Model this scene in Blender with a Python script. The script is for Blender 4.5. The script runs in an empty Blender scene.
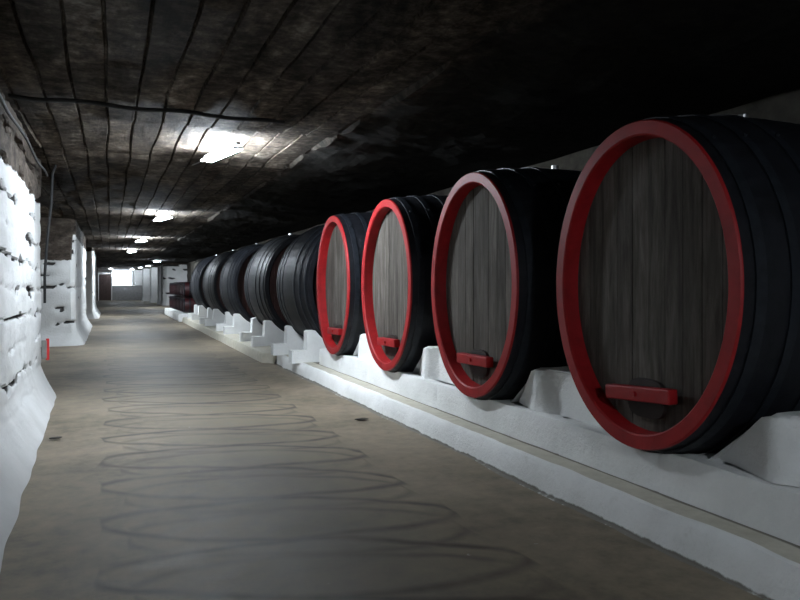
import bpy, bmesh, math, random
from mathutils import Vector, noise
random.seed(7)
C = bpy.context.scene.collection
PI = math.pi
F_PX, YAW, EYE = 700.0, math.atan(290/700.0), 1.85
CEIL = 3.9

# ------------------------------------------------------------------ helpers
def link(o, parent=None):
    C.objects.link(o)
    if parent: o.parent = parent
    return o
def meshobj(name, verts, faces, mats, parent=None, smooth=False, mi=None):
    me = bpy.data.meshes.new(name)
    me.from_pydata(verts, [], faces)
    if not isinstance(mats, (list, tuple)): mats = [mats]
    for m in mats: me.materials.append(m)
    if mi:
        for p, i in zip(me.polygons, mi): p.material_index = i
    if smooth:
        for p in me.polygons: p.use_smooth = True
    bm = bmesh.new(); bm.from_mesh(me)
    if not getattr(meshobj, 'keep', False): bmesh.ops.recalc_face_normals(bm, faces=bm.faces)
    bm.to_mesh(me); bm.free(); me.update()
    if smooth: me.set_sharp_from_angle(angle=math.radians(38))
    return link(bpy.data.objects.new(name, me), parent)
def bmobj(name, bm, mat, parent=None, smooth=False):
    me = bpy.data.meshes.new(name)
    bmesh.ops.recalc_face_normals(bm, faces=bm.faces)
    bm.to_mesh(me); bm.free(); me.materials.append(mat)
    if smooth:
        for p in me.polygons: p.use_smooth = True
    return link(bpy.data.objects.new(name, me), parent)
def add_box(bm, c, s, bevel=0.0, rot=None):
    r = bmesh.ops.create_cube(bm, size=1)
    vs = r['verts']
    for v in vs: v.co = Vector((v.co.x*s[0], v.co.y*s[1], v.co.z*s[2]))
    if bevel:
        es = list({e for v in vs for e in v.link_edges})
        rr = bmesh.ops.bevel(bm, geom=es, offset=bevel, segments=2, affect='EDGES', profile=0.5)
        vs = list({v for f in rr['faces'] for v in f.verts} | {v for v in vs if v.is_valid})
    for v in vs:
        if rot: v.co = rot @ v.co
        v.co += Vector(c)
def add_cyl(bm, a, b, r, n=12):
    a = Vector(a); b = Vector(b); d = (b-a).normalized()
    u = d.orthogonal().normalized(); w = d.cross(u)
    A = [bm.verts.new(a+(u*math.cos(2*PI*i/n)+w*math.sin(2*PI*i/n))*r) for i in range(n)]
    B = [bm.verts.new(b+(u*math.cos(2*PI*i/n)+w*math.sin(2*PI*i/n))*r) for i in range(n)]
    for i in range(n): bm.faces.new((A[i], A[(i+1)%n], B[(i+1)%n], B[i]))
    bm.faces.new(A[::-1]); bm.faces.new(B)
def add_tube(bm, pts, r, n=8):
    pts = [Vector(p) for p in pts]; rings = []
    up = Vector((0.31, 0.17, 0.93))
    for i, p in enumerate(pts):
        d = (pts[min(i+1, len(pts)-1)]-pts[max(i-1, 0)]).normalized()
        u = d.cross(up).normalized(); w = d.cross(u)
        rings.append([bm.verts.new(p+(u*math.cos(2*PI*k/n)+w*math.sin(2*PI*k/n))*r) for k in range(n)])
    for A, B in zip(rings, rings[1:]):
        for k in range(n): bm.faces.new((A[k], A[(k+1)%n], B[(k+1)%n], B[k]))
    bm.faces.new(rings[0][::-1]); bm.faces.new(rings[-1])
def tag(o, label=None, cat=None, group=None, kind=None):
    if label: o['label'] = label
    if cat: o['category'] = cat
    if group: o['group'] = group
    if kind: o['kind'] = kind
    return o
def empty(name, loc, rz=0):
    o = bpy.data.objects.new(name, None); o.empty_display_size = .2
    o.location = loc; o.rotation_euler = (0, 0, rz)
    return link(o)
def copy_tree(o, parent=None):
    c = o.copy(); C.objects.link(c); c.parent = parent
    for ch in list(o.children): copy_tree(ch, c)
    return c
def nz(x, y, z=0): return noise.noise(Vector((x, y, z)))
def fbm(x, y, z, o=4): return noise.fractal(Vector((x, y, z)), 1.0, 2.0, o)

# ------------------------------------------------------------------ materials
class NT:
    def __init__(s, name):
        s.m = bpy.data.materials.new(name); s.m.use_nodes = True
        s.t = s.m.node_tree; s.b = s.t.nodes['Principled BSDF']
        s.out = s.t.nodes['Material Output']
    def n(s, k, **kw):
        nd = s.t.nodes.new(k)
        for a, v in kw.items():
            if a.startswith('i_'):
                key = a[2:]; key = int(key) if key.isdigit() else key.replace('_', ' ')
                nd.inputs[key].default_value = v
            else: setattr(nd, a, v)
        return nd
    def l(s, a, b): s.t.links.new(a, b)
    def coord(s, sc=(1, 1, 1), kind='Object'):
        c = s.n('ShaderNodeTexCoord'); mp = s.n('ShaderNodeMapping')
        mp.inputs['Scale'].default_value = sc; s.l(c.outputs[kind], mp.inputs['Vector'])
        return mp.outputs[0]
    def noise(s, vec, scale, detail=6, rough=.6, dist=0):
        q = s.n('ShaderNodeTexNoise'); q.inputs['Scale'].default_value = scale
        q.inputs['Detail'].default_value = detail; q.inputs['Roughness'].default_value = rough
        q.inputs['Distortion'].default_value = dist
        s.l(vec, q.inputs['Vector']); return q.outputs['Fac']
    def ramp(s, fac, stops):
        r = s.n('ShaderNodeValToRGB'); e = r.color_ramp.elements
        while len(e) < len(stops): e.new(.5)
        for k, (p, c) in enumerate(stops):
            e[k].position = p
            e[k].color = (c, c, c, 1) if isinstance(c, (int, float)) else (*c, 1)
        s.l(fac, r.inputs[0]); return r.outputs[0]
    def math(s, op, a, b=None, c=None):
        m = s.n('ShaderNodeMath', operation=op)
        for i, v in enumerate((a, b, c)):
            if v is None: continue
            if isinstance(v, (int, float)): m.inputs[i].default_value = v
            else: s.l(v, m.inputs[i])
        return m.outputs[0]
    def mix(s, fac, a, b, mode='MIX'):
        m = s.n('ShaderNodeMix', data_type='RGBA', blend_type=mode)
        for k, v in (('Factor', fac), ('A', a), ('B', b)):
            sock = m.inputs[0] if k == 'Factor' else m.inputs[6 if k == 'A' else 7]
            if isinstance(v, (int, float)): sock.default_value = v if k == 'Factor' else (v, v, v, 1)
            elif isinstance(v, tuple): sock.default_value = (*v, 1)
            else: s.l(v, sock)
        return m.outputs[2]
    def bump(s, h, strength=.5, dist=.02):
        b = s.n('ShaderNodeBump'); b.inputs['Strength'].default_value = strength
        b.inputs['Distance'].default_value = dist; s.l(h, b.inputs['Height'])
        s.l(b.outputs[0], s.b.inputs['Normal'])
    def fin(s, col, rough=.8, spec=.3, metal=0):
        if isinstance(col, tuple): s.b.inputs['Base Color'].default_value = (*col, 1)
        else: s.l(col, s.b.inputs['Base Color'])
        if isinstance(rough, (int, float)): s.b.inputs['Roughness'].default_value = rough
        else: s.l(rough, s.b.inputs['Roughness'])
        s.b.inputs['Specular IOR Level'].default_value = spec
        s.b.inputs['Metallic'].default_value = metal
        return s.m
def sep(T, vec):
    q = T.n('ShaderNodeSeparateXYZ'); T.l(vec, q.inputs[0]); return q.outputs

def mat_whitewash(name, stone_z=None, pits=True, tone=.80, front=False, dirt=False):
    T = NT(name); v = T.coord()
    big = T.noise(v, 1.3, 5); fine = T.noise(v, 22, 8, .7)
    white = T.ramp(big, [(.25, (tone*.82, tone*.82, tone*.8)), (.6, (tone, tone, tone*.985)), (.9, (tone*1.06,)*3)])
    col = white; h = T.mix(.5, fine, big)
    if pits:
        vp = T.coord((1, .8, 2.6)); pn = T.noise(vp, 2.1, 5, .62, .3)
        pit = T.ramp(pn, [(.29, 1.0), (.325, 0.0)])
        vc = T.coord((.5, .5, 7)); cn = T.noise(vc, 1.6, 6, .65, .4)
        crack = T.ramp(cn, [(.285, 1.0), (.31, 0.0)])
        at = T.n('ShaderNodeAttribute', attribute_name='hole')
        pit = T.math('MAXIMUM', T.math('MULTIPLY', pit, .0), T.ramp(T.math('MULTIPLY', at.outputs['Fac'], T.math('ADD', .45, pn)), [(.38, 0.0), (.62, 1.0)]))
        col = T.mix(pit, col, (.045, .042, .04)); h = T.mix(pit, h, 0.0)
    if stone_z is not None:
        z = sep(T, v)[2]; wob = T.noise(v, 1.7, 5, .6)
        zz = T.math('ADD', z, T.math('MULTIPLY', wob, .35))
        if front:
            drop = T.ramp(T.math('ADD', sep(T, v)[0], 1.5), [(.40, 1.0), (.44, 0.0)])
            zz = T.math('ADD', zz, T.math('MULTIPLY', drop, .75))
        k = T.ramp(T.math('SUBTRACT', zz, stone_z+.17-.5), [(.49, 0.0), (.51, 1.0)])
        st = T.noise(T.coord((1, 1, 2)), 3.5, 8, .7)
        stone = T.ramp(st, [(.3, (.014, .011, .009)), (.5, (.055, .043, .034)), (.7, (.12, .10, .082))])
        col = T.mix(k, col, stone)
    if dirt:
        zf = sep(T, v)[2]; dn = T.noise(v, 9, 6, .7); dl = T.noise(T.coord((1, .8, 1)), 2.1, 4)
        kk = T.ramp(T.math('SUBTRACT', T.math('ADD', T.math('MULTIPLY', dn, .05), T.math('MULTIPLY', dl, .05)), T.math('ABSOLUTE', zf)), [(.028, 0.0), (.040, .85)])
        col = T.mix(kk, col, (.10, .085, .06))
        wear = T.ramp(T.noise(v, 3.1, 8, .75), [(.60, 0.0), (.72, .35)])
        col = T.mix(wear, col, (.42, .40, .35))
    T.bump(h, .8, .035)
    return T.fin(col, .88, .15)

M = {}
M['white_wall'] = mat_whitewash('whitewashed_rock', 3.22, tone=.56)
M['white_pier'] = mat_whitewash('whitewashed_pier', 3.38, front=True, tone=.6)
M['white_plain'] = mat_whitewash('whitewashed_masonry', None, False, .84)
M['white_block'] = mat_whitewash('whitewashed_block', None, False, .82)
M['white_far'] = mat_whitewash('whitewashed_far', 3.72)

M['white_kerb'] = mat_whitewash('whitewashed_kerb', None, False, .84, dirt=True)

def mat_ceiling():
    T = NT('board_marked_concrete'); v = T.coord()
    x, y, z = sep(T, v)[:3]
    a = T.noise(T.coord((1, .35, 1)), 1.6, 7, .68, .4); b = T.noise(v, 7, 9, .75)
    col = T.ramp(T.mix(.5, a, b), [(.38, (.006, .0045, .0035)), (.46, (.028, .022, .0165)), (.54, (.085, .068, .053)), (.66, (.27, .24, .20))])
    # every board has its own tone, cross breaks each couple of metres
    bx = T.math('FLOOR', T.math('DIVIDE', T.math('ADD', x, .03), .315))
    by = T.math('FLOOR', T.math('DIVIDE', T.math('ADD', y, T.math('MULTIPLY', bx, .03)), 2.35))
    cb = T.n('ShaderNodeCombineXYZ'); T.l(bx, cb.inputs[0]); T.l(by, cb.inputs[1])
    wn = T.n('ShaderNodeTexWhiteNoise'); T.l(cb.outputs[0], wn.inputs['Vector'])
    tone = T.math('ADD', T.math('MULTIPLY', wn.outputs['Value'], .55), .62)
    col = T.mix(1.0, col, tone, 'MULTIPLY')
    # soot blackened rough band above the casks
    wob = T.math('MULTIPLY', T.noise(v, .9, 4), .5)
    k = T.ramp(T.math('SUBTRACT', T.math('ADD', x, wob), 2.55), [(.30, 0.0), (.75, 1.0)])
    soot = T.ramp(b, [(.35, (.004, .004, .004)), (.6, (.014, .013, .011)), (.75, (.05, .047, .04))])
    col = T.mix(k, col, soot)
    T.bump(T.mix(.35, b, T.noise(T.coord((3, .6, 1)), 6, 6)), .8, .03)
    return T.fin(col, .95, .08)
M['ceiling'] = mat_ceiling()

def mat_floor():
    T = NT('worn_concrete_floor'); v = T.coord(); x, y, z = sep(T, v)[:3]
    a = T.noise(v, .55, 5, .6); b = T.noise(v, 5, 8, .7); c = T.noise(v, 45, 5, .7)
    col = T.ramp(T.mix(.5, a, b), [(.38, (.10, .082, .057)), (.5, (.19, .156, .112)), (.7, (.30, .25, .18))])
    # rubber darkened middle
    d = T.math('ABSOLUTE', T.math('SUBTRACT', x, 1.55))
    dd = T.math('ADD', d, T.math('MULTIPLY', T.noise(v, .8, 5), .8))
    k = T.ramp(T.math('DIVIDE', dd, 3.0), [(.22, .6), (.60, 0.0)])
    col = T.mix(k, col, (.085, .073, .055))
    warp = T.math('MULTIPLY', T.math('SUBTRACT', T.noise(v, .5, 3), .5), .5)
    total = None
    v_, per = .34, 2*PI*.34
    ysh = T.math('ADD', y, T.math('MULTIPLY', x, .27))
    for (xc, A, B, y0, w, st) in ((1.27, 1.36, -.05, 0, .055, .8), (1.33, 1.22, -.12, .33, .05, .45)):
        xr = T.math('DIVIDE', T.math('SUBTRACT', T.math('ADD', x, T.math('MULTIPLY', warp, .8)), xc), A)
        inside = T.ramp(T.math('ABSOLUTE', xr), [(.985, 1.0), (1.0, 0.0)])
        for mir in (1, -1):
            xx = T.math('MULTIPLY', xr, float(mir))
            sN = T.math('ARCSINE', T.math('MINIMUM', T.math('MAXIMUM', xx, -.999), .999))
            s2 = T.math('MULTIPLY', T.math('SINE', T.math('MULTIPLY', sN, 2.0)), B)
            c2 = T.math('MULTIPLY', T.math('COSINE', T.math('MULTIPLY', sN, 2.0)), 2*B)
            slope = T.math('DIVIDE', T.math('ADD', c2, v_), T.math('MULTIPLY', T.math('COSINE', sN), A))
            slope = T.math('MINIMUM', T.math('ABSOLUTE', slope), 6.0)
            den = T.math('SQRT', T.math('ADD', T.math('MULTIPLY', slope, slope), 1.0))
            b1 = T.math('ADD', T.math('MULTIPLY', sN, v_), s2)
            b2 = T.math('SUBTRACT', PI*v_, b1)
            for yc in (b1, b2):
                u = T.math('DIVIDE', T.math('ADD', T.math('SUBTRACT', T.math('ADD', ysh, warp), yc), 20*per+y0), per)
                dd_ = T.math('MULTIPLY', T.math('ABSOLUTE', T.math('SUBTRACT', T.math('FRACT', u), .5)), per)
                dist = T.math('DIVIDE', dd_, den)
                mk = T.math('MULTIPLY', T.ramp(dist, [(0.0, st), (w*.4, st*.8), (w*1.5, 0.0)]), inside)
                total = mk if total is None else T.math('MAXIMUM', total, mk)
    fade = T.ramp(T.math('DIVIDE', y, 60), [(.22, 1.0), (.42, .3)])
    brk = T.ramp(T.noise(v, 1.7, 4), [(.35, .45), (.6, 1.0)])
    total = T.math('MULTIPLY', T.math('MULTIPLY', total, fade), brk)
    col = T.mix(total, col, (.02, .018, .015))
    spots = T.ramp(T.noise(v, 9, 3, .5), [(.74, 0.0), (.78, .5)])
    col = T.mix(spots, col, (.4, .39, .36))
    T.bump(T.mix(.5, b, c), .25, .012)
    return T.fin(col, T.ramp(b, [(.3, .55), (.7, .75)]), .2)
M['floor'] = mat_floor()

def mat_ledge():
    T = NT('bare_ledge_screed'); v = T.coord(); x, y, z = sep(T, v)[:3]
    b = T.noise(v, 6, 8, .7)
    col = T.ramp(b, [(.3, (.44, .41, .335)), (.7, (.58, .545, .46))])
    s = T.noise(T.coord((1, .25, 1)), 2.2, 5)
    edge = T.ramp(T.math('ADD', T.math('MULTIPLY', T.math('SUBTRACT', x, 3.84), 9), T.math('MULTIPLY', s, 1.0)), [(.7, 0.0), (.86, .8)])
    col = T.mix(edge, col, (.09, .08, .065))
    T.bump(b, .3, .01); return T.fin(col, .8, .2)
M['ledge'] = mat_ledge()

def mat_simple(name, col, rough=.5, spec=.4, metal=0, var=.25, scale=8, bump=.2):
    T = NT(name); v = T.coord(); b = T.noise(v, scale, 7, .65)
    lo = tuple(max(0, k*(1-var)) for k in col); hi = tuple(k*(1+var) for k in col)
    c = T.ramp(b, [(.3, lo), (.7, hi)])
    if bump: T.bump(b, bump, .01)
    return T.fin(c, rough, spec, metal)
M['red'] = mat_simple('red_gloss_paint', (.27, .009, .011), .5, .25, 0, .22, 6, .25)
M['stave'] = mat_simple('black_painted_oak', (.0075, .008, .0105), .52, .26, 0, .5, 5, .5)
M['hoop'] = mat_simple('black_iron_hoop', (.011, .013, .017), .48, .3, 0, .4, 12, .2)
M['blackhole'] = mat_simple('dark_gap', (.008, .008, .008), .9, .1)
M['backhead'] = mat_simple('dark_red_brown_oak', (.030, .009, .007), .5, .35, 0, .35, 5, .3)
M['plug'] = mat_simple('bright_steel', (.55, .55, .55), .35, .5, .8, .1)
M['dark_plate'] = mat_simple('dark_plate_oak', (.022, .016, .014), .6, .3)
M['cable'] = mat_simple('black_cable_rubber', (.02, .02, .02), .6, .3)
M['pipe'] = mat_simple('grey_conduit', (.22, .22, .21), .5, .4)
M['house'] = mat_simple('white_enamel_housing', (.6, .6, .6), .5, .4)
M['brown_door'] = mat_simple('brown_door_paint', (.085, .06, .055), .6, .3)
M['grey_wall'] = mat_simple('grey_render', (.30, .30, .30), .8, .2)
M['redsign'] = mat_simple('red_plastic', (.6, .02, .02), .4, .5)
M['dark_rock'] = mat_simple('dark_rock', (.06, .052, .045), .9, .15, 0, .6, 3, .9)
M['back_rock'] = mat_simple('pale_rough_rock', (.05, .045, .037), .9, .15, 0, .5, 3, .9)
M['redwood'] = mat_simple('dark_red_stained_barrel', (.035, .003, .004), .5, .4, 0, .35, 5, .3)
M['debris'] = mat_simple('dark_scrap', (.04, .035, .03), .8, .2)

def mat_head():
    T = NT('weathered_oak_head'); v = T.coord(); x, y, z = sep(T, v)[:3]
    info = T.n('ShaderNodeObjectInfo')
    rnd = T.math('MULTIPLY', info.outputs['Random'], 17.0)
    vv = T.n('ShaderNodeCombineXYZ')
    T.l(T.math('ADD', T.math('MULTIPLY', x, 1.0), rnd), vv.inputs[0]); T.l(T.math('MULTIPLY', y, 6.0), vv.inputs[1]); T.l(T.math('MULTIPLY', z, .55), vv.inputs[2])
    g = T.noise(vv.outputs[0], 2.6, 9, .7, .3)
    pl = T.math('FLOOR', T.math('DIVIDE', y, .183)); cb = T.n('ShaderNodeCombineXYZ')
    T.l(pl, cb.inputs[0]); T.l(rnd, cb.inputs[1])
    wn = T.n('ShaderNodeTexWhiteNoise'); T.l(cb.outputs[0], wn.inputs['Vector'])
    col = T.ramp(g, [(.28, (.030, .025, .020)), (.5, (.078, .069, .059)), (.72, (.145, .131, .115))])
    col = T.mix(1.0, col, T.math('ADD', T.math('MULTIPLY', wn.outputs['Value'], .5), .72), 'MULTIPLY')
    st = T.noise(v, 1.4, 5, .6)
    col = T.mix(T.ramp(st, [(.5, 0.0), (.75, .55)]), col, (.05, .042, .036))
    T.bump(g, .5, .012)
    return T.fin(col, .8, .12)
M['head'] = mat_head()

T = NT('lit_tube'); T.b.inputs['Base Color'].default_value = (1, 1, 1, 1)
T.b.inputs['Emission Color'].default_value = (.80, .90, 1, 1); T.b.inputs['Emission Strength'].default_value = 300
M['tube'] = T.m

# ------------------------------------------------------------------ floor / ceiling
Y0, Y1 = -13.0, 97.0
def struct(o): o['kind'] = 'structure'; return o
def grid(name, xs, ys, fz, mat, smooth=True, flip=False):
    V = [(x, y, fz(x, y)) for y in ys for x in xs]; nx = len(xs)
    Fa = []
    for j in range(len(ys)-1):
        for i in range(nx-1):
            q = (j*nx+i, j*nx+i+1, (j+1)*nx+i+1, (j+1)*nx+i)
            Fa.append(q[::-1] if flip else q)
    return meshobj(name, V, Fa, mat, None, smooth)
def steps(a, b, d):
    n = max(1, int(round((b-a)/d))); return [a+(b-a)*i/n for i in range(n+1)]
fy = steps(Y0, 14, .25)+steps(14, Y1, 1.5)[1:]
struct(grid('floor', steps(-6, 7, .25), fy, lambda x, y: .012*nz(x*.6, y*.6, 3)-.006, M['floor']))

def build_ceiling():
    joints = [-.03+.315*k for k in range(-9, 10)]
    ys = steps(Y0, 4, .35)+steps(4, 16, .12)[1:]+steps(16, 40, .35)[1:]+steps(40, Y1, 1.5)[1:]
    cols = [(-6.0, 0, None)]
    for j in joints:
        if j > 2.75: continue
        for off, dep in ((-.155, 0), (-.08, 0), (-.018, 0), (-.008, 1), (.008, 1), (.018, 0), (.09, 0)):
            cols.append((j+off, dep, j))
    cols += [(x, 0, None) for x in (2.80, 2.86)] + [(2.90, -1, None)]+[(2.95+.13*k, -1, None) for k in range(1, 33)]
    V = []; nx = len(cols)
    for y in ys:
        for (x, dep, j) in cols:
            wob = .04*nz(y*.45, (j or x)*3.1, 5)+.008*nz(y*2.2, (j or x)*5, 1)
            bi = math.floor((x+.03)/.315); hb = .02*nz(bi*3.7, math.floor((y+.05*bi)/2.35)*1.9, 8)
            z = CEIL+hb+.018*nz(x*2, y*1.1, 2)
            f = (y-9.45) % 10.95
            if f < 2.6+.1*nz(bi*2.7, 1): z += .045
            if dep == 1: z += .012+.035*max(0, min(1, .6+1.6*nz(y*.9, j*7, 2)))
            if dep == -1: z = CEIL-.012-.03*min(1, (x-2.85)/.5)+(.07 if x < 5 else .07*max(.15, 1-(x-5)))*fbm(x*1.2, y*1.0, 4, 4)
            V.append((x+wob, y, z))
    Fa = [(j*nx+i, (j+1)*nx+i, (j+1)*nx+i+1, j*nx+i+1) for j in range(len(ys)-1) for i in range(nx-1)]
    struct(meshobj('ceiling', V, Fa, M['ceiling']))
build_ceiling()

# ------------------------------------------------------------------ rough walls following a plan path
def rough_wall(name, path, mat, res=.1, zres=.09, foot=.42, foot_h=.55, amp=.035, side=1, top=CEIL+.12, courses=True, foot_fn=None):
    P = [Vector((*p, 0)) for p in path]
    S = []
    for a, b in zip(P, P[1:]):
        n = max(1, int((b-a).length/res)); S += [a+(b-a)*(i/n) for i in range(n)]
    S.append(P[-1])
    N = []
    for i in range(len(S)):
        # averaged tangent to round corners
        a = S[max(i-2, 0)]; b = S[min(i+2, len(S)-1)]
        t = (b-a).normalized(); N.append(Vector((t.y, -t.x, 0))*side)
    zs = steps(0, .7, zres*.8)+steps(.7, top, zres)[1:]
    V = []; pit = []
    for z in zs:
        for p, n in zip(S, N):
            u = p.x+p.y
            zz = z+.11*nz(u*.5, 2, 7)+.05*nz(u*1.9, z*.7, 3)
            c = zz/.36; fr = abs(c-round(c))*.36
            g = -.022*math.exp(-(fr/.03)**2)*max(0, .35+1.5*nz(u*.9, round(c)*3.3, 1)) if courses else 0
            row = round(c-.5); L = (u+row*.43+.1*nz(row*5, 1))/.95; fl = abs(L-round(L))*.95
            if courses: g -= .003*math.exp(-(fl/.04)**2)
            blk = .014*nz(row*4.1, math.floor(L+.5)*2.3, 9) if courses else 0
            d = g+blk+amp*fbm(u*.9, z*1.2, 3, 5)
            fh = foot_fn(p) if foot_fn else foot
            if z < foot_h:
                k = 1-z/foot_h; d = d*(1-k)+fh*(k**1.5)+.025*nz(u*1.6, z*3, 6)
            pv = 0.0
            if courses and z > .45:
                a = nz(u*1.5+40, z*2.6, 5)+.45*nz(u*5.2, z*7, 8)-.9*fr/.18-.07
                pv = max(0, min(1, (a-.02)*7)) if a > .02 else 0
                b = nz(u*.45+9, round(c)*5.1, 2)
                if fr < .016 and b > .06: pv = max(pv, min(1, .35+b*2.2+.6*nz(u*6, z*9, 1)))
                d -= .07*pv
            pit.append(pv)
            V.append(p+n*d+Vector((0, 0, z-(.02 if z == 0 else 0))))
    m = len(S)
    Fa = [(j*m+i, j*m+i+1, (j+1)*m+i+1, (j+1)*m+i) for j in range(len(zs)-1) for i in range(m-1)]
    o = struct(meshobj(name, [tuple(v) for v in V], Fa, mat, None, True))
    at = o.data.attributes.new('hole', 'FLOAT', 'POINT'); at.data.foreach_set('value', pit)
    return o
WL = -1.06
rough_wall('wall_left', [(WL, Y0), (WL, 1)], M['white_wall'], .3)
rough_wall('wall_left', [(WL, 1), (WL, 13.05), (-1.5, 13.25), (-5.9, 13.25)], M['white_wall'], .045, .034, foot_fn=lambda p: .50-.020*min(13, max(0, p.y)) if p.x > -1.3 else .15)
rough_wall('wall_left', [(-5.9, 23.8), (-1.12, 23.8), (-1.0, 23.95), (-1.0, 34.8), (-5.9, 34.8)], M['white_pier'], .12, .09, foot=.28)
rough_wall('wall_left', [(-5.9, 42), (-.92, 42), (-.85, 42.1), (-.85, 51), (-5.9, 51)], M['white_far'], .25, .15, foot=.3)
rough_wall('wall_left', [(-5.9, Y0), (-5.9, Y1)], M['dark_rock'], 1.0, .4, foot=0, courses=False)
# back wall behind the casks
rough_wall('wall_back', [(6.5, Y0), (6.5, 66.9)], M['back_rock'], .3, .15, foot=0, amp=.08, side=-1, courses=False)
# white wall facing the camera where the cask bay ends, and stepped piers beyond
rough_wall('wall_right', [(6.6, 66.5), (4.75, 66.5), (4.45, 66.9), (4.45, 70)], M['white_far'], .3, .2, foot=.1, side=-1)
for k, (x, y) in enumerate(((4.3, 71), (3.95, 78), (3.45, 85), (2.75, 92))):
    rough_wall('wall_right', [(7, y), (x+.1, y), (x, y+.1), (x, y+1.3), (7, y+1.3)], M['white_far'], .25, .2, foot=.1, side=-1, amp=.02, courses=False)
def plain_box(name, c, s, mat, bevel=.02):
    bm = bmesh.new(); add_box(bm, c, s, bevel); return struct(bmobj(name, bm, mat))
plain_box('wall_far', (.5, Y1+.1, 1.95), (14, .2, 4.1), M['white_plain'])
plain_box('wall_near', (.5, Y0-.1, 1.95), (14, .2, 4.2), M['white_plain'])
plain_box('wall_parapet', (2.6, 91.5, .9), (5.6, .3, 1.8), M['grey_wall'])
plain_box('wall_far', (-3.6, 91.4, 1.95), (4.6, .4, 4.0), M['dark_rock'])
T = NT('daylit_pane'); T.b.inputs['Base Color'].default_value = (.8, .85, .9, 1)
T.b.inputs['Emission Color'].default_value = (.78, .88, 1, 1); T.b.inputs['Emission Strength'].default_value = 4
w1 = empty('window_1', (1.45, Y1-.06, 2.75)); w1['kind'] = 'structure'
bm = bmesh.new(); add_box(bm, (0, 0, 0), (2.3, .04, 1.95)); bmobj('pane', bm, T.m, w1)
bm = bmesh.new()
for q in (-1, 1): add_box(bm, (q*1.19, -.03, 0), (.09, .12, 2.13), .01); add_box(bm, (0, -.03, q*1.02), (2.3, .12, .09), .01)
bmobj('window_frame', bm, M['white_plain'], w1)
d = empty('door_1', (-.55, 91.3, 0)); d['kind'] = 'structure'
bm = bmesh.new(); add_box(bm, (0, 0, 1.55), (1.35, .1, 3.1), .02)
for k in range(4): add_box(bm, (-.45+.3*k, -.055, 1.55), (.26, .03, 2.9), .01)
bmobj('door_leaf', bm, M['brown_door'], d)
bm = bmesh.new(); add_box(bm, (-.74, 0, 1.65), (.12, .2, 3.3), .01); add_box(bm, (.74, 0, 1.65), (.12, .2, 3.3), .01); add_box(bm, (0, 0, 3.25), (1.6, .2, .15), .01)
bmobj('door_frame', bm, M['white_plain'], d)

# ------------------------------------------------------------------ oval casks
AZ, AY, LEN, BULGE = 1.285, 1.03, 2.35, .085
def prof(x, L=LEN): return 1+BULGE*(1-(2*x/L-1)**2)
def pt(x, s, d, th): return ((x), (AY*s+d)*math.cos(th), (AZ*s+d)*math.sin(th))
def lathe(name, ring_list, mat, parent, n=96, smooth=True, loc=(0, 0, 0), closed=False, groove=None):
    V = []; m = n
    for (x, s, d) in ring_list:
        for i in range(n):
            dd = d-(groove if groove and i % 3 == 0 else 0)
            p = pt(x, s, dd, 2*PI*i/n); V.append((p[0]+loc[0], p[1]+loc[1], p[2]+loc[2]))
    Fa = []; R = len(ring_list)
    for j in range(R if closed else R-1):
        a = j*m; b = ((j+1) % R)*m
        for i in range(n): Fa.append((a+i, a+(i+1)%n, b+(i+1)%n, b+i))
    return meshobj(name, V, Fa, mat, parent, smooth)
def plank_disc(name, x, shrink, mat, parent, w=.183, th=.05):
    bm = bmesh.new(); ay, az = AY-shrink, AZ-shrink
    rng = random.Random(len(name)+int(x*100)); k = int(ay/w)+1
    for i in range(-k, k):
        a, b = i*w+.0025, (i+1)*w-.0025
        a = max(a, -ay+.002); b = min(b, ay-.002)
        if b-a < .01: continue
        off = rng.uniform(-.004, .004)
        ys = [a+(b-a)*t/4 for t in range(5)]
        zt = [az*math.sqrt(max(0, 1-(y/ay)**2)) for y in ys]
        out = [(y, z) for y, z in zip(ys, zt)]+[(y, -z) for y, z in zip(ys[::-1], zt[::-1])]
        A = [bm.verts.new((x+off, y, z)) for y, z in out]; B = [bm.verts.new((x+th, y, z)) for y, z in out]
        bm.faces.new(A[::-1]); bm.faces.new(B)
        for q in range(len(A)): bm.faces.new((A[q], A[(q+1)%len(A)], B[(q+1)%len(A)], B[q]))
    bmesh.ops.remove_doubles(bm, verts=bm.verts, dist=.0004)
    return bmobj(name, bm, mat, parent)
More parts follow.
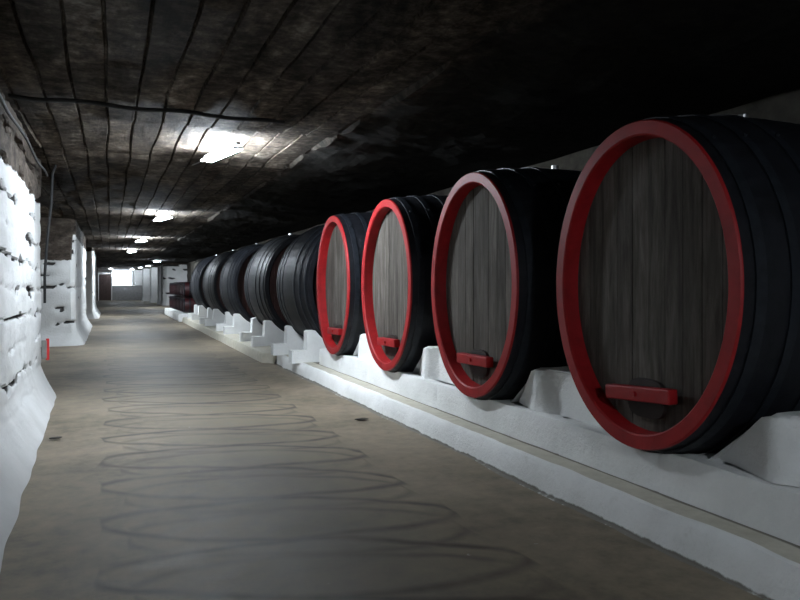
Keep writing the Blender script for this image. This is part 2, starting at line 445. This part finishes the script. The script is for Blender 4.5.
def make_cask(label, red, tilt=0.0, dark_plate=True):
    root = empty('oval_cask', (0, 0, 0)); tag(root, label, 'cask')
    L = LEN
    xs = [.018]+[L*t/16 for t in range(1, 16)]+[L-.018]
    lathe('staves', [(x, prof(x), -.004) for x in xs], M['stave'], root, 144, True, groove=.006)
    rm = M['red'] if red else M['stave']
    def rim(sgn):
        X = (lambda x: x) if sgn > 0 else (lambda x: L-x)
        rings = [(X(.022), prof(.022), -.002), (X(.010), prof(.010), -.002), (X(0), 1, -.010), (X(.0), 1, -.105), (X(.014), 1, -.118), (X(.20), 1, -.132), (X(.20), 1, -.03), (X(.022), 1, -.03)]
        return rings
    r = lathe('rim', rim(1), rm, root, 96, True, closed=True)
    lathe('rim', rim(-1), M['stave'], root, 96, True, closed=True)
    plank_disc('head', .155, .118, M['head'] if red else M['backhead'], root)
    plank_disc('head', L-.20, .118, M['backhead'], root)
    for x, w in ((.15, .085), (.43, .075), (.74, .075), (L-.74, .075), (L-.43, .075), (L-.15, .085)):
        ring = [(x-w/2, prof(x-w/2), .0), (x-w/2, prof(x-w/2), .010), (x+w/2, prof(x+w/2), .010), (x+w/2, prof(x+w/2), .0)]
        h = lathe('hoop', ring, M['hoop'], root, 96, False, closed=True)
        bm = bmesh.new(); p = pt(x, prof(x), .014, math.radians(128))
        add_cyl(bm, p, (x, p[1]-.012, p[2]+.016), .014, 8)
        bmobj('rivet', bm, M['hoop'], h)
    if dark_plate:
        bm = bmesh.new(); z0 = -.86
        out = []
        for i in range(24):
            t = 2*PI*i/24; sx = abs(math.cos(t))**.6*math.copysign(1, math.cos(t)); sz = abs(math.sin(t))**.6*math.copysign(1, math.sin(t))
            out.append((.20*sx, z0-.04+.155*sz))
        A = [bm.verts.new((.125, y, z)) for y, z in out]; B = [bm.verts.new((.157, y*1.06, z)) for y, z in out]
        bm.faces.new(A); bm.faces.new(B[::-1])
        for q in range(24): bm.faces.new((A[q], A[(q+1)%24], B[(q+1)%24], B[q]))
        bmobj('dark_plate', bm, M['dark_plate'], root)  # dark rounded plate set on the head below the crossbar
        from mathutils import Matrix
        R = Matrix.Rotation(tilt, 3, 'X')
        bm = bmesh.new(); add_box(bm, (.07, -.0, z0), (.095, .72, .115), .012, R)
        cb = bmobj('crossbar', bm, M['red'], root)
        bm = bmesh.new()
        add_cyl(bm, (.0, 0, z0), (.03, 0, z0), .022, 6)
        bmobj('bolt', bm, M['red'], cb)
    bm = bmesh.new(); add_cyl(bm, (L/2, 0, AZ*prof(L/2)-.02), (L/2, 0, AZ*prof(L/2)+.05), .045, 14)
    bmobj('bung', bm, M['plug'], root)
    return root
HX = 3.8
red_y = [4.39, 7.11, 9.81, 12.50]
lab = ['largest nearest oval cask, brown-grey oak head in a thick red rim, red crossbar',
       'second nearest red-rimmed oval cask with dark inner rim and grey head',
       'third red-rimmed oval cask from the camera, with pale grey head',
       'farthest and narrowest-looking red-rimmed cask, beside the first all-black cask']
tl = [math.radians(-4), math.radians(-1), 0, math.radians(-1)]
c0 = make_cask(lab[0], True, tl[0]); c1 = make_cask(lab[1], True, tl[1])
reds = [c0, c1, copy_tree(c1), copy_tree(c1)]
for o, y, lb in zip(reds, red_y, lab):
    o.location = (HX, y, EYE); o['label'] = lb; o['group'] = 'red-rimmed casks on the white plinth'
k0 = make_cask('x', False, dark_plate=False)
blacks = [k0]+[copy_tree(k0) for _ in range(4)]
by = [15.1, 19.35, 24.25, 29.15, 34.1]
bl = ['black oval cask directly behind the last red-rimmed cask, nearest of the all-black row',
      'second all-black cask, with blue-lit hoops, in the row beyond the red-rimmed casks',
      'middle cask of the five all-black casks lying lengthwise',
      'fourth all-black cask, just nearer than the farthest big one',
      'farthest big black cask, beside the small dark red barrels']
for o, y, lb in zip(blacks, by, bl):
    # axis runs along the corridor; local +X points down the corridor
    a = math.radians(93)
    o.rotation_euler = (0, 0, a)
    o.location = (4.68-math.cos(a)*LEN/2, y-math.sin(a)*LEN/2, EYE)
    o['label'] = lb; o['group'] = 'all-black casks lying along the corridor'

# ------------------------------------------------------------------ ledge, plinth, blocks
PL_Y0, PL_Y1 = -12.9, 13.65
PX, PH = 3.90, .571
def ledge_x(y): return 3.57
def build_ledge():
    ys = steps(-12.9, 2, .4)+steps(2, 16.2, .1)[1:]
    prof_ = [(-.05, -.01), (0, -.0), (.012, .10), (.03, .20), (.055, .243), (.09, .254), (.2, .254), (.34, .254), (.37, .25)]
    V = []; Fa = []; mi = []; n = len(prof_)
    for y in ys:
        for i, (dx, z) in enumerate(prof_):
            w = .025*nz(y*1.3, i*.2, 2)+.018*nz(y*4.3, i*.5, 3)
            if i == 0: w += .02*nz(y*3, 9, 9)
            V.append((3.575+dx+w, y, z+(.006*nz(y*2, i, 4) if z > .05 else 0)))
    for j in range(len(ys)-1):
        for i in range(n-1):
            Fa.append((j*n+i, j*n+i+1, (j+1)*n+i+1, (j+1)*n+i)); mi.append(0 if i < 5 else 1)
    # closing end wedge
    j = (len(ys)-1)*n; Fa.append(tuple(range(j+n-1, j-1, -1))); mi.append(0)
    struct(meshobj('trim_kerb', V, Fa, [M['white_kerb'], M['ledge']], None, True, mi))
build_ledge()
def build_plinth():
    ys = steps(-12.9, 1.5, .3)+steps(1.5, PL_Y1, .05)[1:]
    xs = [PX, PX+.01, PX+.03]+steps(PX+.06, 6.45, .09)
    def top(x, y):
        h = PH+.012*nz(y*1.4, x*2, 1)+.006*nz(y*6, x*3, 2)
        for cy in red_y+[red_y[0]-2.71, red_y[0]-5.42]:
            u = x-HX
            s = prof(min(max(u, 0), LEN)) if u < LEN+.1 else 0
            if s:
                q = (y-cy)/(AY*s+.012)
                if abs(q) < 1: h = min(h, EYE-(AZ*s+.012)*math.sqrt(1-q*q)-.004)
        return h
    V = []; nx = len(xs)
    for y in ys:
        fw = .012*nz(y*1.1, 4, 4)
        jn = 0
        fr = (y-1.6) % 1.32
        jn = .02*math.exp(-((min(fr, 1.32-fr))/.03)**2)
        rows = [(PX+fw-.004, .20), (PX+fw+jn, .30), (PX+fw+jn, .42), (PX+fw+jn+.004, None)]
        for (x, z) in rows:
            V.append((x, y, z if z is not None else top(PX, y)-.022))
        for x in xs: V.append((x+(fw+jn if x < PX+.05 else 0)+(.008 if x == PX else 0), y, top(x, y)-(.010 if x == PX else 0)))
    n = 4+nx
    Fa = [(j*n+i, j*n+i+1, (j+1)*n+i+1, (j+1)*n+i) for j in range(len(ys)-1) for i in range(n-1)]
    base = len(V); j = (len(ys)-1)*n
    V.append((6.45, ys[-1], .2)); Fa.append(tuple([base]+[j+i for i in range(n-1, -1, -1)]))
    struct(meshobj('trim_plinth', V, Fa, M['white_plain'], None, True))
build_plinth()
# rocky-white saddle blocks between neighbouring casks
def saddle(cy_far, cy_near, label, x0=3.955, depth=.62, top=1.03, seed=0):
    """block between two casks; ends follow the cask curves"""
    zs = [PH-.005+i*(top-PH)/9 for i in range(10)]
    def edge(cy, sg, z, x):
        s = prof(max(0, min(LEN, x-HX)))
        q = (z-EYE)/(AZ*s+.02)
        return cy+sg*max((AY*s+.02)*math.sqrt(max(0, 1-q*q))+.006, .52+.56*(z-PH)/(top-PH))
    NU, NX = 30, 8
    V = []; idx = {}
    ymid = (cy_far+cy_near)/2
    def P(iu, iz, ix):
        z = zs[iz]; x = x0+depth*ix/NX
        yf = edge(cy_far, -1, z, x); yn = edge(cy_near, 1, z, x)
        yf -= .01; yn += .01
        u = iu/NU; y = yf+(yn-yf)*u
        zb = z
        rough = .012*nz(y*5+seed, z*5, x*4)+.02*nz(y*1.7+seed, z*1.7, 3)
        xx = x
        if ix == 0:
            yl = edge(cy_far, -1, top, x)-.05
            if y > yl: xx += .30*(y-yl)
            else: xx += min(.12, (yl-y)*.6)
            xx += rough
        # rounded top edge
        if iz == 9: zb -= .01+.02*abs(nz(y*3, x*3, seed)) + (.02 if ix == 0 else 0)
        if iz == 9 and iu in (0, NU): zb -= .02
        if iz == 0: zb = PH-.0
        return (xx, y, zb)
    for iz in range(10):
        for iu in range(NU+1):
            for ix in range(NX+1):
                idx[(iu, iz, ix)] = len(V); V.append(P(iu, iz, ix))
    Fa = []
    for iz in range(9):
        for iu in range(NU):
            Fa.append((idx[iu, iz, 0], idx[iu+1, iz, 0], idx[iu+1, iz+1, 0], idx[iu, iz+1, 0]))
            Fa.append((idx[iu, iz, NX], idx[iu, iz+1, NX], idx[iu+1, iz+1, NX], idx[iu+1, iz, NX]))
        for ix in range(NX):
            Fa.append((idx[0, iz, ix], idx[0, iz+1, ix], idx[0, iz+1, ix+1], idx[0, iz, ix+1]))
            Fa.append((idx[NU, iz, ix], idx[NU, iz, ix+1], idx[NU, iz+1, ix+1], idx[NU, iz+1, ix]))
    for iu in range(NU):
        for ix in range(NX):
            Fa.append((idx[iu, 9, ix], idx[iu+1, 9, ix], idx[iu+1, 9, ix+1], idx[iu, 9, ix+1]))
            Fa.append((idx[iu, 0, ix], idx[iu, 0, ix+1], idx[iu+1, 0, ix+1], idx[iu+1, 0, ix]))
    used = sorted({i for f in Fa for i in f}); mp = {a: b for b, a in enumerate(used)}
    o = meshobj('saddle_block', [V[i] for i in used], [tuple(mp[i] for i in f) for f in Fa], M['white_block'], None, True)
    return tag(o, label, 'block', 'whitewashed saddle blocks between casks')
saddle(red_y[0], red_y[0]-2.71, 'rough whitewashed saddle block at the right edge, nearest the camera, right of the largest cask', seed=1)
saddle(red_y[1], red_y[0], 'white saddle block between the largest cask and the second red-rimmed cask', seed=2)
saddle(red_y[2], red_y[1], 'white saddle block between the second and third red-rimmed casks', seed=3)
saddle(red_y[3], red_y[2], 'white saddle block between the third red-rimmed cask and the farthest red-rimmed cask', seed=4)

# low screed shelf and L-shaped cradles under the black casks
def shelf():
    ys = steps(13.66, 36.6, .25)
    pr = [(3.34, -.01), (3.355, .16), (3.375, .225), (3.42, .24), (3.8, .25), (5.0, .25), (6.45, .25)]
    V = [(x+(.02*nz(y, i, 2) if i < 4 else 0)+((.56, .56, .5, .45)[i]*max(0, min(1, (16.6-y)/.5)) if i < 4 else 0), y, z) for y in ys for i, (x, z) in enumerate(pr)]
    n = len(pr)
    Fa = [(j*n+i, j*n+i+1, (j+1)*n+i+1, (j+1)*n+i) for j in range(len(ys)-1) for i in range(n-1)]
    struct(meshobj('trim_shelf', V, Fa, M['ledge'], None, True))
shelf()
def cradle(y, cx, u_along, label, th=.30):
    s = prof(u_along+(.15 if u_along < LEN/2 else -.15))
    az, ay = AZ*s+.013, AY*s+.015
    out = [(3.44, .24), (3.44, .50), (3.745, .50), (3.765, .88), (3.80, .905), (3.86, .905)]
    pts = []
    for i in range(13):
        z = .905-(.905-(EYE-az))*(i/12)**.6
        q = min(1, (EYE-z)/az); pts.append((cx-ay*math.sqrt(max(0, 1-q*q)), z))
    pts = [p for p in pts if p[0] > 3.87]
    out += pts
    out += [(2*cx-x, z) for x, z in pts[::-1][1:]]
    xr = 2*cx-3.86; out += [(xr, .905), (xr+.1, .9), (xr+.1, .24)]
    bm = bmesh.new()
    A = [bm.verts.new((x, y-th/2, z)) for x, z in out]; B = [bm.verts.new((x, y+th/2, z)) for x, z in out]
    fa = bm.faces.new(A); fb = bm.faces.new(B[::-1])
    for q in range(len(A)): bm.faces.new((A[q], A[(q+1)%len(A)], B[(q+1)%len(A)], B[q]))
    bm.normal_update(); bmesh.ops.triangulate(bm, faces=[fa, fb])
    o = bmobj('cask_cradle', bm, M['white_block'])
    return tag(o, label, 'cradle', 'L-shaped white cradles under the black casks')
ordn = ['nearest black cask', 'second black cask', 'middle black cask', 'fourth black cask', 'farthest black cask']
for (y, nm) in zip(by, ordn):
    for dy, w in ((-.88, 'near'), (.88, 'far')):
        cx = 4.68-math.tan(math.radians(3))*dy
        cradle(y+dy, cx, LEN/2+dy, 'white L-shaped masonry cradle under the %s end of the %s' % (w, nm))

# ------------------------------------------------------------------ small dark red barrels
def small_barrel():
    r = empty('small_barrel', (0, 0, 0)); L, R = .92, .33
    bm = bmesh.new(); n = 20; rings = []
    for t in range(9):
        x = L*t/8; rr = R*(1+.17*(1-(2*x/L-1)**2))
        rings.append([bm.verts.new((x, rr*math.cos(2*PI*k/n), rr*math.sin(2*PI*k/n))) for k in range(n)])
    for a, b in zip(rings, rings[1:]):
        for k in range(n): bm.faces.new((a[k], a[(k+1)%n], b[(k+1)%n], b[k]))
    bmobj('staves', bm, M['redwood'], r, True)
    for x in (.04, L-.04):
        bm = bmesh.new(); add_cyl(bm, (x-.01, 0, 0), (x+.01, 0, 0), R-.01, n); bmobj('head', bm, M['redwood'], r)
    for x in (.035, .3, L-.3, L-.1):
        rr = R*(1+.17*(1-(2*x/L-1)**2))-.004
        bm = bmesh.new(); q = []
        for (dx, dr) in ((-.035, 0), (-.035, .02), (.035, .02), (.035, 0)):
            q.append([bm.verts.new((x+dx, (rr+dr)*math.cos(2*PI*k/n), (rr+dr)*math.sin(2*PI*k/n))) for k in range(n)])
        for a, b in zip(q, q[1:]+q[:1]):
            for k in range(n): bm.faces.new((a[k], a[(k+1)%n], b[(k+1)%n], b[k]))
        bmobj('hoop', bm, M['hoop'], r)
    return r
RB = .33*1.17
plk = bmesh.new(); add_box(plk, (4.0, 41.3, .21), (1.7, 9.5, .42), .06); struct(bmobj('trim_barrel_plinth', plk, M['white_plain']))
sb = small_barrel(); first = True
for tier in range(2):
    for k in range(11):
        o = sb if first else copy_tree(sb); first = False
        o.location = (3.42, 36.95+.86*k, .42+RB+.016+tier*(2*RB+.034))
        row = 'upper' if tier else 'lower'
        pos = 'nearest' if k == 0 else 'farthest' if k == 10 else None
        tag(o, ('small dark red barrel, %s of the %s tier beyond the black casks' % (pos, row)) if pos else 'small dark red barrel in the middle of the %s tier beyond the farthest black cask' % row,
            'barrel', ('small dark red barrels, %s tier' % row) + ('' if pos is None else ' ends'))

# ------------------------------------------------------------------ lamps
def make_lamp():
    r = empty('ceiling_lamp', (0, 0, 0))
    bm = bmesh.new(); add_box(bm, (0, 0, -.03), (.07, 1.34, .05), .008)
    for s in (-1, 1):
        add_box(bm, (0, s*.64, -.085), (.17, .02, .035), .004)
    bmobj('housing', bm, M['house'], r)
    for s in (-.07, .07):
        bm = bmesh.new(); add_cyl(bm, (s, -.62, -.09), (s, .62, -.09), .017, 10); bmobj('tube', bm, M['tube'], r)
    bm = bmesh.new(); add_tube(bm, [(0, .67, -.03), (.05, .9, -.015), (.1, 1.1, -.01), (.09, 1.6, -.01)], .009); bmobj('conduit', bm, M['pipe'], r)
    return r
lamps = [(1.52, 10.6, 'brightest ceiling lamp, nearest to the camera, glowing on the left'),
         (1.42, 21.5, 'second lit ceiling lamp down the corridor'), (1.28, 32.8, 'third lit ceiling lamp down the corridor'),
         (1.18, 43.7, 'fourth lit ceiling lamp, small, farthest of those along the middle of the corridor'),
         (3.55, 60.2, 'ceiling lamp at the right, before the white wall that ends the cask bay'),
         (3.65, 76.3, 'ceiling lamp beside the second stepped white pier'), (3.15, 83.5, 'ceiling lamp beside the third stepped white pier'),
         (2.5, 90.4, 'farthest ceiling lamp on the right, at the parapet before the bright window'), (.1, 90.2, 'farthest ceiling lamp on the left, beside the brown door'),
         (1.5, -4.2, 'unseen lamp added behind the camera to lift the foreground light')  # fill lamp added out of view to brighten the foreground, position guessed
         ]
lp = make_lamp()
T = NT('dim_tube'); T.b.inputs['Base Color'].default_value = (1, 1, 1, 1)
T.b.inputs['Emission Color'].default_value = (.80, .90, 1, 1); T.b.inputs['Emission Strength'].default_value = 45
M['tube'] = T.m
lp2 = make_lamp(); used2 = False
for i, (x, y, lb) in enumerate(lamps):
    if y > 70:
        o = copy_tree(lp2) if used2 else lp2; used2 = True
    else: o = lp if i == 0 else copy_tree(lp)
    o.location = (x, y, CEIL-.03); o.rotation_euler = (0, 0, math.radians(12))
    tag(o, lb, 'lamp', 'fluorescent lamps along the ceiling')

# ------------------------------------------------------------------ cables and small things
bm = bmesh.new(); pts = []
for i in range(60):
    y = 3+10.1*i/59; pts.append((WL+.09+.01*nz(y, 1), y, 3.66+.03*math.sin(y*2.1)))
add_tube(bm, pts, .017); tag(bmobj('wall_cable', bm, M['cable']), 'black cable running along the top of the near left wall', 'cable')
bm = bmesh.new(); pts = [(-.83, 12.9, 3.84), (-.88, 12.92, 3.7), (-.90, 12.95, 3.2), (-.96, 12.95, 2.6), (-1.0, 12.98, 2.0), (-1.0, 13.0, 1.55)]
add_tube(bm, pts, .022); tag(bmobj('hanging_cable', bm, M['cable']), 'dark cable hanging down the corner where the near left wall ends', 'cable')
bm = bmesh.new(); pts = []
for i in range(50):
    x = -1.0+3.0*i/49; pts.append((x, 8.5+.07*x-.05*math.sin(x*.8)+.03*nz(x*2, 3), CEIL-.035-.012*math.sin(x*6)))
add_tube(bm, pts, .026); tag(bmobj('ceiling_cable', bm, M['cable']), 'thick black cable crossing the ceiling before the brightest lamp', 'cable')
r = empty('red_marker', (WL+.10, 13.02, .78)); tag(r, 'small red upright marker plate at the foot of the near left wall end', 'marker')
bm = bmesh.new(); add_box(bm, (0, 0, 0), (.05, .04, .36), .01); bmobj('plate', bm, M['redsign'], r)
bm = bmesh.new(); add_box(bm, (-.05, 0, 0), (.08, .05, .30), .005); bmobj('backing_strip', bm, M['pipe'], r)
for (x, y, s, lb) in ((-.60, 9.35, .065, 'small dark scrap lying on the floor near the left wall'), (3.18, 9.06, .08, 'small dark scrap lying on the floor near the right kerb')):
    bm = bmesh.new(); bmesh.ops.create_icosphere(bm, subdivisions=2, radius=s)
    for v in bm.verts: v.co = Vector((v.co.x*1.2, v.co.y*.6, v.co.z*.16))*(1+.4*nz(v.co.x*30, v.co.y*30, v.co.z*30))
    o = bmobj('floor_scrap', bm, M['debris']); o.location = (x, y, .016); tag(o, lb, 'scrap', 'scraps on the floor')

# ------------------------------------------------------------------ world, camera, view
w = bpy.data.worlds.new('cellar'); w.use_nodes = True
w.node_tree.nodes['Background'].inputs[0].default_value = (.5, .6, .8, 1); w.node_tree.nodes['Background'].inputs[1].default_value = 0.0
bpy.context.scene.world = w
cam = bpy.data.cameras.new('camera'); co = link(bpy.data.objects.new('camera', cam))
cam.sensor_width = 36; cam.lens = 36*F_PX/800; cam.shift_y = -15/800; cam.clip_end = 300; cam.clip_start = .05
co.location = (0, 0, EYE); co.rotation_euler = (PI/2, 0, -YAW)
sc = bpy.context.scene; sc.camera = co
sc.view_settings.view_transform = 'Standard'; sc.view_settings.look = 'None'
sc.view_settings.exposure = 1.75; sc.view_settings.gamma = 1; sc.view_settings.use_curve_mapping = False
sc.cycles.use_denoising = True
sc.cycles.max_bounces = 8; sc.cycles.diffuse_bounces = 6
